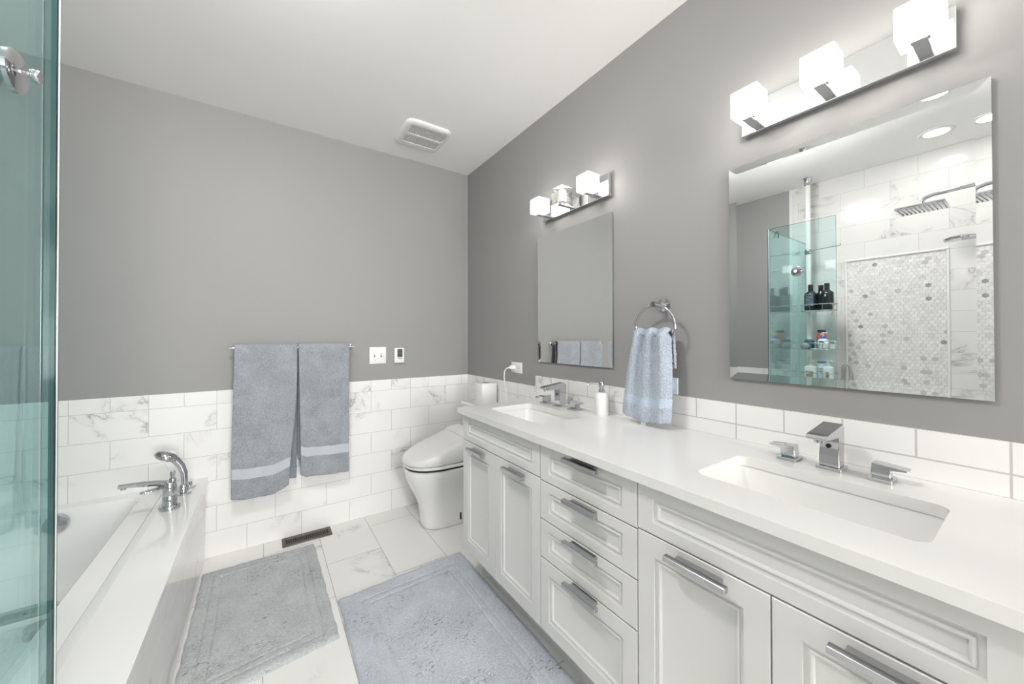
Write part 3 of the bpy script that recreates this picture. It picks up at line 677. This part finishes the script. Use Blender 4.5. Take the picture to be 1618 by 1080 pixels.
# soap dispenser
t = thing('soap_dispenser', 'white cylindrical soap bottle with a chrome pump on the worktop', 'soap dispenser', (1.244, 1.122, ZK))
bm = newbm(); lathe(bm, [(0, 0), (.0285, 0), (.030, .002), (.030, .092), (.028, .098), (.022, .101), (0, .101)], (1.244, 1.122, ZK), n=36); obj('bottle', bm, 'soap', t)
bm = newbm(); lathe(bm, [(.0135, .100), (.0135, .111), (.009, .114), (.009, .118), (.0125, .124), (.0125, .146), (.011, .148), (0, .148)], (1.244, 1.122, ZK), n=24); pp = obj('pump', bm, 'chrome', t)
bm = newbm(); tube(bm, [(1.244, 1.122, ZK+.138), (1.225, 1.140, ZK+.139), (1.206, 1.156, ZK+.138), (1.200, 1.161, ZK+.132)], .0042, 10); obj('nozzle', bm, 'chrome', pp)

# ------------------------------------------------------------------ towel ring, hand towel
t = thing('towel_ring', 'chrome towel ring on the right wall between the two mirrors', 'towel ring', (X, .865, 1.325))
bm = newbm(); lathe(bm, [(0, 0), (.026, 0), (.026, .009), (.010, .013), (.009, .060), (.011, .062), (.011, .078), (0, .079)], (X, .867, 1.327), (-1, 0, 0)); obj('post', bm, 'chrome', t)
RC = (X-.070, .864, 1.238)
bm = newbm(); tube(bm, [(RC[0], RC[1]+.086*math.sin(2*PI*k/48), RC[2]+.086*math.cos(2*PI*k/48)) for k in range(48)], .0048, 10, closed=True); obj('ring', bm, 'chrome', t)
def hand_towel():
    bm = newbm(); nu = 56; rows = []; spec = []
    vs = [i/40 for i in range(41)] + [1+.3*i/8 for i in range(1, 9)] + [1.3+.7*i/14 for i in range(1, 15)]
    for v in vs:
        row = []
        for i in range(nu+1):
            u = i/nu
            zf = .884 - .013*math.sin(u*PI) - .004*u; zb = 1.08
            # the ring's arc carries the towel: lower in the middle
            yy = (u-.5); ztop = 1.206 + .004*math.sin(u*PI*5.0+.6)
            r = .022
            if v <= 1: z = zf + (ztop-zf)*v; n = .070 + r; g = v
            elif v <= 1.3: a = (v-1)/.3*PI; z = ztop + r*math.sin(a); n = .070 + r*math.cos(a); g = 1
            else: f = (v-1.3)/.7; z = ztop + (zb-ztop)*f; n = .070 - r; g = 1-f
            wdt = .212 - .065*(g**1.6 if v <= 1 else 1.0 if v < 1.3 else .8+.2*g)
            cy = .892 - .024*(g if v <= 1 else 1.0)
            s = cy - (u-.5)*wdt
            fold = (math.sin(u*PI*5.0+.6)*.012 + math.sin(u*PI*2.2+2)*.006)*(.35+.65*g)
            edge_in = -.018*(abs(u-.5)*2)**4
            if v <= 1: n += fold + edge_in + .012*(1-v)
            elif v > 1.3: n -= fold*.25
            row.append(bm.verts.new((X-n, s, z)))
        rows.append(row)
    for a in range(len(rows)-1):
        for i in range(nu):
            f = bm.faces.new((rows[a][i], rows[a][i+1], rows[a+1][i+1], rows[a+1][i]))
            if vs[a] < 1 and .155 < vs[a] < .275: f.material_index = 1
    o = obj('hand_towel', bm, ['hand_towel', 'band_hand'], None, loc=(X-.07, .88, 1.05), angle=180)
    sol = o.modifiers.new('thick', 'SOLIDIFY'); sol.thickness = .011; sol.offset = 0
    sub = o.modifiers.new('sub', 'SUBSURF'); sub.levels = 1; sub.render_levels = 2
    tx = bpy.data.textures.new('hand_pile', 'CLOUDS'); tx.noise_scale = .006; tx.noise_depth = 2
    d = o.modifiers.new('pile', 'DISPLACE'); d.texture = tx; d.texture_coords = 'GLOBAL'; d.strength = .005; d.mid_level = .5
    tag(o, 'pale blue hand towel hanging through the towel ring above the worktop', 'towel')
    bm = newbm(); prism(bm, [(.906, .886), (.884, .886), (.888, .8545), (.908, .8535)], 0, X-.098, X-.0968); obj('care_tag', bm, 'tag', o, label='small white care tag sticking out below the towel hem')
hand_towel()

# ------------------------------------------------------------------ wall outlets, charger
def outlet(y0, y1, z0, z1, mat, label, lab_cat='outlet'):
    t = thing('wall_outlet', label, lab_cat, (X, (y0+y1)/2, (z0+z1)/2), 'wall outlets')
    bm = newbm(); quadbox(bm, X-.006, X, y0, y1, z0, z1, .0025); obj('plate', bm, mat, t)
    cz = (z0+z1)/2
    for yc in (y0+(y1-y0)*.28, y0+(y1-y0)*.72):
        bm = newbm(); loft(bm, [[(X-a, yc + p[0], cz + p[1]) for p in [(q[0], q[1]) for q in rrect(-.0165, .0165, -.014, .014, 0, .009, 4)]] for a in (.0055, .0078)]); s = obj('socket', bm, mat, t)
        for dz, dy in ((.006, .004), (-.006, .004)):
            bm = newbm(); quadbox(bm, X-.0082, X-.0076, yc+dy-.004, yc+dy+.004, cz+dz-.0012, cz+dz+.0012); obj('slot', bm, 'black', s)
        bm = newbm(); lathe(bm, [(.0026, 0), (.0026, .0005), (0, .0005)], (X-.0077, yc-.008, cz), (-1, 0, 0), 8); obj('ground_hole', bm, 'black', s)
outlet(1.842, 1.958, .973, 1.041, 'plastic', 'white wall outlet with a charger plugged in near the room corner')
outlet(.808, .924, .975, 1.040, 'plastic_blue', 'white wall outlet half hidden behind the hand towel')
t = thing('charger_cable', 'white charging plug with its cord drooping from the outlet near the corner', 'charger', (X-.03, 1.925, 1.007))
bm = newbm(); loft(bm, [rrect(0, 0, 0, 0, 0, 0, 2)]*0 or [[(X-a, 1.925 + p[0]*k, 1.007 + p[1]*k) for p in rrect(-.014, .014, -.013, .013, 0, .005, 4)] for a, k in ((.0085, 1), (.030, 1), (.036, .75), (.045, .35))]); obj('plug', bm, 'plastic', t)
bm = newbm()
cp = [(X-.043, 1.925, 1.007), (X-.060, 1.930, 1.004), (X-.070, 1.94, .985), (X-.070, 1.945, .95), (X-.066, 1.943, .90), (X-.060, 1.94, .82), (X-.05, 1.94, .70), (X-.045, 1.945, .55), (X-.05, 1.95, .40)]
tube(bm, cp, .0035, 8); obj('cord', bm, 'plastic', t)

# ------------------------------------------------------------------ mirrors
def mirror(y0, y1, z0, z1, label):
    t = thing('wall_mirror', label, 'mirror', (X, (y0+y1)/2, z0), 'wall mirrors')
    xf, bw, k = X-.0105, .023, .0011
    bm = newbm(); rings = [[bm.verts.new((x, y, z)) for y, z in ((y0+i, z0+i), (y1-i, z0+i), (y1-i, z1-i), (y0+i, z1-i))] for x, i in ((xf-k, 0), (xf, bw))]
    for q in range(4): bm.faces.new((rings[0][q], rings[0][(q+1) % 4], rings[1][(q+1) % 4], rings[1][q]))
    bm.faces.new(rings[1]); obj('silvered_face', bm, 'mirror', t, smooth=False)
    bm = newbm(); a = [[bm.verts.new((x, y, z)) for y, z in ((y0, z0), (y1, z0), (y1, z1), (y0, z1))] for x in (xf-k, X-.004)]
    for q in range(4): bm.faces.new((a[0][q], a[0][(q+1) % 4], a[1][(q+1) % 4], a[1][q]))
    bm.faces.new(a[1]); obj('glass_edge', bm, 'mirroredge', t, smooth=False)
    box('mounting_cleat', X-.004, X, y0+.08, y1-.08, z1-.12, z1-.08, 'nickel', t)
    box('mounting_cleat', X-.004, X, y0+.08, y1-.08, z0+.08, z0+.12, 'nickel', t)
mirror(.0665, .6125, 1.0575, 1.7715, 'large frameless wall mirror reflecting the shower')
mirror(1.124, 1.6715, 1.0575, 1.7745, 'frameless wall mirror reflecting the bath towels, nearer the room corner')

# ------------------------------------------------------------------ vanity lamps
def vanity_light(y0, y1, z0, z1, centres, lit, label):
    t = thing('vanity_light', label, 'wall lamp', (X, (y0+y1)/2, z0), 'vanity wall lamps')
    xp = X-.026
    bm = newbm(); quadbox(bm, xp, X-.0005, y0, y1, z0, z1, .0012, 1); obj('back_plate', bm, 'chrome_plate', t, smooth=False)
    for yc, on in zip(centres, lit):
        bm = newbm(); quadbox(bm, X-.118, xp, yc-.0125, yc+.0125, z0+.004, z0+.011, .001, 1); lathe(bm, [(.016, .011), (.016, .015), (0, .015)], (X-.100, yc, z0), n=20); a = obj('lamp_arm', bm, 'nickel', t)
        zc = z0+.0155; hw = .037
        bm = newbm(); quadbox(bm, X-.100-hw, X-.100+hw, yc-hw, yc+hw, zc, zc+.076, .003, 2); s = obj('glass_shade', bm, 'cube_lit' if on else 'clear', t, label='glowing crystal cube shade' if on else 'unlit clear crystal cube shade')
        bm = newbm(); lathe(bm, [(0, .004), (.021, .004), (.023, .008), (.023, .060), (.020, .066), (0, .066)], (X-.100, yc, zc), n=24); obj('frosted_core', bm, 'core_lit' if on else 'core_off', s)
vanity_light(.113, .566, 1.859, 1.957, (.512, .336, .158), (1, 1, 1), 'chrome wall lamp with three glowing crystal cubes above the large mirror')
vanity_light(1.130, 1.606, 1.852, 1.955, (1.540, 1.362, 1.186), (1, 0, 1), 'chrome wall lamp with one unlit cube, above the mirror nearer the corner')

# ------------------------------------------------------------------ shower enclosure
EX, EY = -.346, 1.132
def pane(name, a, label, edgeaxis, mats=('glass', 'glassedge')):
    bm = newbm(); quadbox(bm, *a)
    bm.faces.ensure_lookup_table()
    for f in bm.faces:
        n = f.calc_center_median(); f.normal_update()
        if abs(f.normal[edgeaxis]) < .5: f.material_index = 1
    o = obj(name, bm, mats, None, smooth=False, loc=((a[0]+a[1])/2, (a[2]+a[3])/2, a[4])); return tag(o, label, 'glass panel', 'shower glass panels')
pane('shower_glass_panel', (EX-.010, EX, .750, 1.118, .11, 1.968), 'tinted glass panel facing the vanity, beside the shower opening', 0)
pb = pane('shower_glass_panel', (XL+.011, EX, 1.1215, 1.1280, TZ, 1.968), 'tinted glass panel standing at the end of the bathtub', 1)
bm = newbm(); quadbox(bm, EX-.0025, EX+.0015, 1.118, 1.1210, .46, 1.966, 0); obj('corner_seal', bm, 'glassedge_lit', pb, smooth=False)
# knob hook on the front panel
t = thing('glass_hook', 'round chrome hook fixed on the shower glass near the camera', 'hook', (EX, .953, 1.640))
bm = newbm(); lathe(bm, [(0, 0.0003), (.034, .0003), (.034, .006), (.030, .009), (0, .009)], (EX, .953, 1.640), (1, 0, 0), 36); obj('disc', bm, 'chrome', t)
bm = newbm(); lathe(bm, [(.0035, .008), (.0035, .022), (.0095, .022), (.0105, .024), (.0105, .030), (.009, .032), (0, .032)], (EX, .953, 1.640), (1, 0, 0), 24); obj('knob', bm, 'chrome', t)
bm = newbm(); lathe(bm, [(0, .0003), (.026, .0003), (.026, .006), (0, .008)], (EX-.010, .953, 1.640), (-1, 0, 0), 30); obj('backing_disc', bm, 'chrome', t)
t = tag(obj('over_glass_hook', (lambda bm: (tube(bm, [(-.505, 1.1165, 1.93), (-.505, 1.1165, 1.975), (-.505, 1.126, 1.978), (-.505, 1.1345, 1.975), (-.505, 1.1345, 1.945), (-.505, 1.150, 1.935)], .004, 8), bm)[1])(newbm()), 'black', None, loc=(-.505, 1.126, 1.978)), 'small black hook clipped over the top of the shower glass', 'hook')

# tension pole caddy
px, py = -1.005, 1.088
cad = thing('shower_caddy', 'white tension pole shower caddy with wire baskets in the shower corner', 'shower caddy', (px, py, .011))
bm = newbm(); tube(bm, [(px, py, 0), (px, py, ZC-.03)], .016, 16); obj('pole', bm, 'plastic', cad)
bm = newbm(); lathe(bm, [(.016, -.06), (.024, -.052), (.026, -.006), (.030, 0), (0, 0)], (px, py, ZC), n=20); obj('end_cap', bm, 'chrome', cad)
bx0, bx1, by0, by1 = -.992, -.858, .892, 1.108
SH = (1.400, 1.102, .872)
for zz in SH:
    bm = newbm()
    for dz in (0.0, .048): tube(bm, [(x, y, zz+dz) for x, y, _ in rrect(bx0, bx1, by0, by1, 0, .05, 5)], .0028, 6, closed=True)
    for k in range(9):
        yv = by0+.03+k*(by1-by0-.06)/8; tube(bm, [(bx0, yv, zz), (bx1, yv, zz)], .0016, 5)
    for x, y in ((bx0, by0+.07), (bx0, by1-.07), (bx1, by0+.07), (bx1, by1-.07), ((bx0+bx1)/2, by0), ((bx0+bx1)/2, by1)): tube(bm, [(x, y, zz), (x, y, zz+.048)], .002, 5)
    tube(bm, [(px, py, zz+.024), (bx0, by1-.06, zz+.024)], .004, 6)
    obj('basket', bm, 'chrome', cad)
bm = newbm(); lathe(bm, [(.022, -.018), (.024, -.014), (.024, .014), (.022, .018)], (px, py, 1.885), n=18)
tube(bm, [(px+.02, py-.01, 1.885), (px+.03, py-.05, 1.887), (px+.03, .90, 1.892), (px+.03, .885, 1.892), (px+.03, .880, 1.905)], .003, 6); obj('hanger_arm', bm, 'chrome', cad)

def lab(name, col, r=.4): M[name] = plain(name, col, r); return name
for nme, c in (('b_black', (.012, .013, .015)), ('b_navy', (.01, .04, .12)), ('b_teal', (.02, .09, .14)), ('b_red', (.62, .14, .09)), ('b_blue', (.02, .17, .55)), ('b_white', (.80, .82, .82)), ('b_gold', (.62, .47, .22)), ('b_green', (.10, .22, .20)), ('b_graylab', (.20, .27, .33)), ('b_tan', (.40, .31, .18)), ('b_sponge', (.35, .38, .37)), ('b_pink', (.55, .32, .30)), ('b_cream', (.85, .80, .62))): lab(nme, c, .22 if nme == 'b_black' else .4)
def bottle(name, label, x, y, z, rad, h, neck, capr, caph, bm_, cm, sx=1.0, group=None, lbl=None):
    t = thing(name, label, 'bottle', (x, y, z), group)
    bm = newbm(); lathe(bm, [(0, 0), (rad*.94, 0), (rad, .004), (rad, h*.80), (rad*.93, h*.88), (rad*.6, h*.96), (neck, h), (0, h)], (x, y, z), n=26, sx=sx, sy=1.0); obj('body', bm, bm_, t)
    bm = newbm(); lathe(bm, [(capr, 0), (capr, caph*.95), (capr*.92, caph), (0, caph)], (x, y, z+h), n=20); obj('cap', bm, cm, t)
    if lbl:
        for zl0, zl1, mat, wd in lbl:
            bm = newbm(); n = 8; a = []
            for q in range(n+1):
                th = math.radians(-wd + 2*wd*q/n); a.append((x + rad*1.012*math.cos(th), y + rad*1.012*math.sin(th)))
            for q in range(n): bm.faces.new([bm.verts.new(p) for p in ((*a[q], z+zl0), (*a[q+1], z+zl0), (*a[q+1], z+zl1), (*a[q], z+zl1))])
            bmesh.ops.remove_doubles(bm, verts=bm.verts, dist=1e-6); obj('label_print', bm, mat, t)
    return t
def pump_top(t, x, y, z, m):
    bm = newbm(); lathe(bm, [(.004, 0), (.004, .022), (.009, .023), (.009, .030), (0, .031)], (x, y, z), n=14); tube(bm, [(x, y, z+.026), (x+.008, y-.022, z+.027), (x+.010, y-.030, z+.022)], .004, 8); obj('pump', bm, m, t)
z1 = SH[0]+.004
blk = [(.035+.012*k, .041+.012*k, 'b_graylab', 38) for k in range(8)]
bottle('shampoo_bottle', 'black shampoo bottle with gray lettering nearest the caddy pole, top basket', -.905, 1.045, z1, .040, .150, .017, .0165, .052, 'b_black', 'b_black', group='black bottles in the top basket', lbl=blk)
bottle('shampoo_bottle', 'black bottle partly hidden between the two front black bottles, top basket', -.955, .995, z1, .0295, .150, .017, .0165, .048, 'b_black', 'b_black', group='black bottles in the top basket')
bottle('shampoo_bottle', 'black bottle farther from the caddy pole, top basket', -.905, .945, z1, .040, .150, .017, .0165, .052, 'b_black', 'b_black', group='black bottles in the top basket', lbl=[(.10, .115, 'b_white', 5)])
z2 = SH[1]+.004
bottle('wash_bottle', 'dark teal bottle with a white cap in the middle basket', -.90, 1.055, z2, .031, .072, .016, .0155, .020, 'b_teal', 'b_white', lbl=[(.02, .022, 'b_graylab', 40), (.045, .047, 'b_graylab', 40)])
bottle('shampoo_bottle', 'tall coral red bottle with a navy cap in the middle basket', -.945, .990, z2, .030, .128, .026, .026, .018, 'b_red', 'b_navy')
t = bottle('lotion_bottle', 'white lotion bottle with a blue pump and oval label in the middle basket', -.892, .968, z2, .033, .078, .014, .0135, .018, 'b_white', 'b_blue')
bm = newbm(); lathe(bm, [(.014, 0), (.014, .0012), (0, .0014)], (-.892+.0325, .968, z2+.050), (1, 0, 0), 20, sx=1.15, sy=.65); obj('label_print', bm, 'b_navy', t)
pump_top(t, -.892, .968, z2+.096, 'b_white')
o = box('soap_carton', -.955, -.915, .905, .938, z2, z2+.062, 'b_white', None, .001, loc=(-.935, .922, z2)); tag(o, 'small white and green carton at the end of the middle basket', 'carton')
box('label_print', -.9152, -.9146, .907, .936, z2+.036, z2+.058, 'b_green', o)
bm = newbm(); lathe(bm, [(0, -.016), (.018, -.014), (.030, -.006), (.030, .006), (.018, .014), (0, .016)], (bx1+.020, 1.066, z2+.024), (1, 0, 0), 24, sx=1.0, sy=.75)
tag(obj('scrub_sponge', bm, 'b_sponge', None, loc=(bx1+.006, 1.066, z2+.024)), 'gray oval scrub pad hung on the front of the middle basket', 'sponge')
z3 = SH[2]+.004
def pump_bottle(x, y, wx, wy, h, label, pm, mark):
    t = thing('lotion_bottle', label, 'bottle', (x, y, z3), 'bottles in the lowest caddy basket')
    bm = newbm(); loft(bm, [rrect(x-wx, x+wx, y-wy, y+wy, z3, .012, 4), rrect(x-wx, x+wx, y-wy, y+wy, z3+h*.88, .012, 4), rrect(x-wx*.7, x+wx*.7, y-wy*.7, y+wy*.7, z3+h*.97, .012, 4), rrect(x-.014, x+.014, y-.014, y+.014, z3+h, .0135, 4)]); obj('body', bm, 'b_white', t)
    bm = newbm(); lathe(bm, [(.013, 0), (.013, .012), (0, .013)], (x, y, z3+h), n=16); obj('collar', bm, pm, t); pump_top(t, x, y, z3+h+.012, pm)
    bm = newbm(); quadbox(bm, x+wx, x+wx+.0006, y-wy*mark, y+wy*mark, z3+.012, z3+h*.55); obj('label_print', bm, 'b_tan', t)
pump_bottle(-.905, 1.050, .022, .038, .098, 'white lotion bottle with a cream pump nearest the caddy pole, lowest basket', 'b_cream', .62)
t = bottle('wipes_tub', 'white round tub with a blue lid in the lowest basket', -.945, .992, z3, .029, .120, .027, .028, .010, 'b_white', 'b_blue', group='bottles in the lowest caddy basket', lbl=[(.04+.012*k, .044+.012*k, 'b_graylab', 30) for k in range(4)])
pump_bottle(-.900, .940, .022, .030, .100, 'white lotion bottle with a white pump farther from the pole, lowest basket', 'b_white', .35)
bm = newbm(); tube(bm, [(bx1+.006, .900, 1.445), (bx1+.010, .893, 1.42), (bx1+.008, .899, 1.385), (bx1+.006, .905, 1.36)], .0035, 8); quadbox(bm, bx1, bx1+.012, .884, .916, 1.442, 1.450, .002)
tag(obj('razor', bm, 'b_pink', None, loc=(bx1+.006, .90, 1.44)), 'pink razor hanging at the end of the top caddy basket', 'razor')

# rain head and wall hand shower on the shower end wall
t = thing('rain_shower', 'square chrome rain shower head on a long bent arm', 'shower head', (-.75, YS, 2.07))
bm = newbm(); lathe(bm, [(0, 0), (.032, 0), (.030, .008), (.014, .012), (0, .012)], (-.75, YS, 2.085), (0, 1, 0)); obj('wall_flange', bm, 'chrome', t)
bm = newbm(); tube(bm, [(-.75, YS+.005, 2.085), (-.75, .10, 2.078), (-.75, .30, 2.072), (-.75, .39, 2.068), (-.75, .425, 2.058), (-.75, .437, 2.035), (-.75, .438, 2.010)], .0105, 12); obj('arm', bm, 'chrome', t)
bm = newbm(); quadbox(bm, -.855, -.645, .333, .543, 1.992, 2.006, .003); lathe(bm, [(.022, 0), (.018, .014), (0, .014)], (-.75, .438, 2.006), n=20); hd = obj('head', bm, 'chrome', t)
bm = newbm()
for k in range(11):
    yv = .345+k*.0186; quadbox(bm, -.848, -.652, yv-.0015, yv+.0015, 1.9905, 1.992)
obj('nozzle_rows', bm, 'grayprint', hd)
t = thing('wall_hand_shower', 'chrome hand shower resting in a bracket below the rain head', 'hand shower', (-.75, YS, 1.74))
bm = newbm(); lathe(bm, [(0, 0), (.026, 0), (.026, .008), (.012, .012), (.012, .14), (.02, .145), (.02, .19), (0, .19)], (-.75, YS, 1.745), (0, 1, 0)); obj('bracket', bm, 'chrome', t)
bm = newbm(); tube(bm, [(-.75, .04, 1.68), (-.75, .08, 1.735), (-.75, .16, 1.765), (-.75, .24, 1.778), (-.75, .28, 1.782)], [.011, .013, .013, .014, .018], 12); obj('handle', bm, 'chrome', t)
bm = newbm(); lathe(bm, [(0, 0), (.046, 0), (.052, .006), (.052, .014), (.03, .026), (0, .028)], (-.75, .300, 1.770), (0, .12, 1), 28); obj('spray_head', bm, 'chrome', t)
bm = newbm(); tube(bm, [(-.75, .04, 1.68), (-.75, .02, 1.45), (-.75, .0, 1.15), (-.75, -.05, 1.0), (-.75, -.10, 1.05), (-.75, YS+.01, 1.10)], .007, 8); obj('hose', bm, 'chrome', t)
t = tag(obj('grab_handle', (lambda bm: (tube(bm, [(XL+.012, .915, .84), (XL+.045, .915, .86), (XL+.045, .915, .945)] + [(XL+.045, .892+.023*math.cos(PI*k/8), .945+.036*math.sin(PI*k/8)) for k in range(1, 8)] + [(XL+.045, .869, .945), (XL+.045, .869, .86), (XL+.012, .869, .84)], .0085, 12), bm)[1])(newbm()), 'chrome', None, loc=(XL+.012, .892, .84)), 'chrome arched handle on the shower wall beside the hexagon mosaic', 'handle')
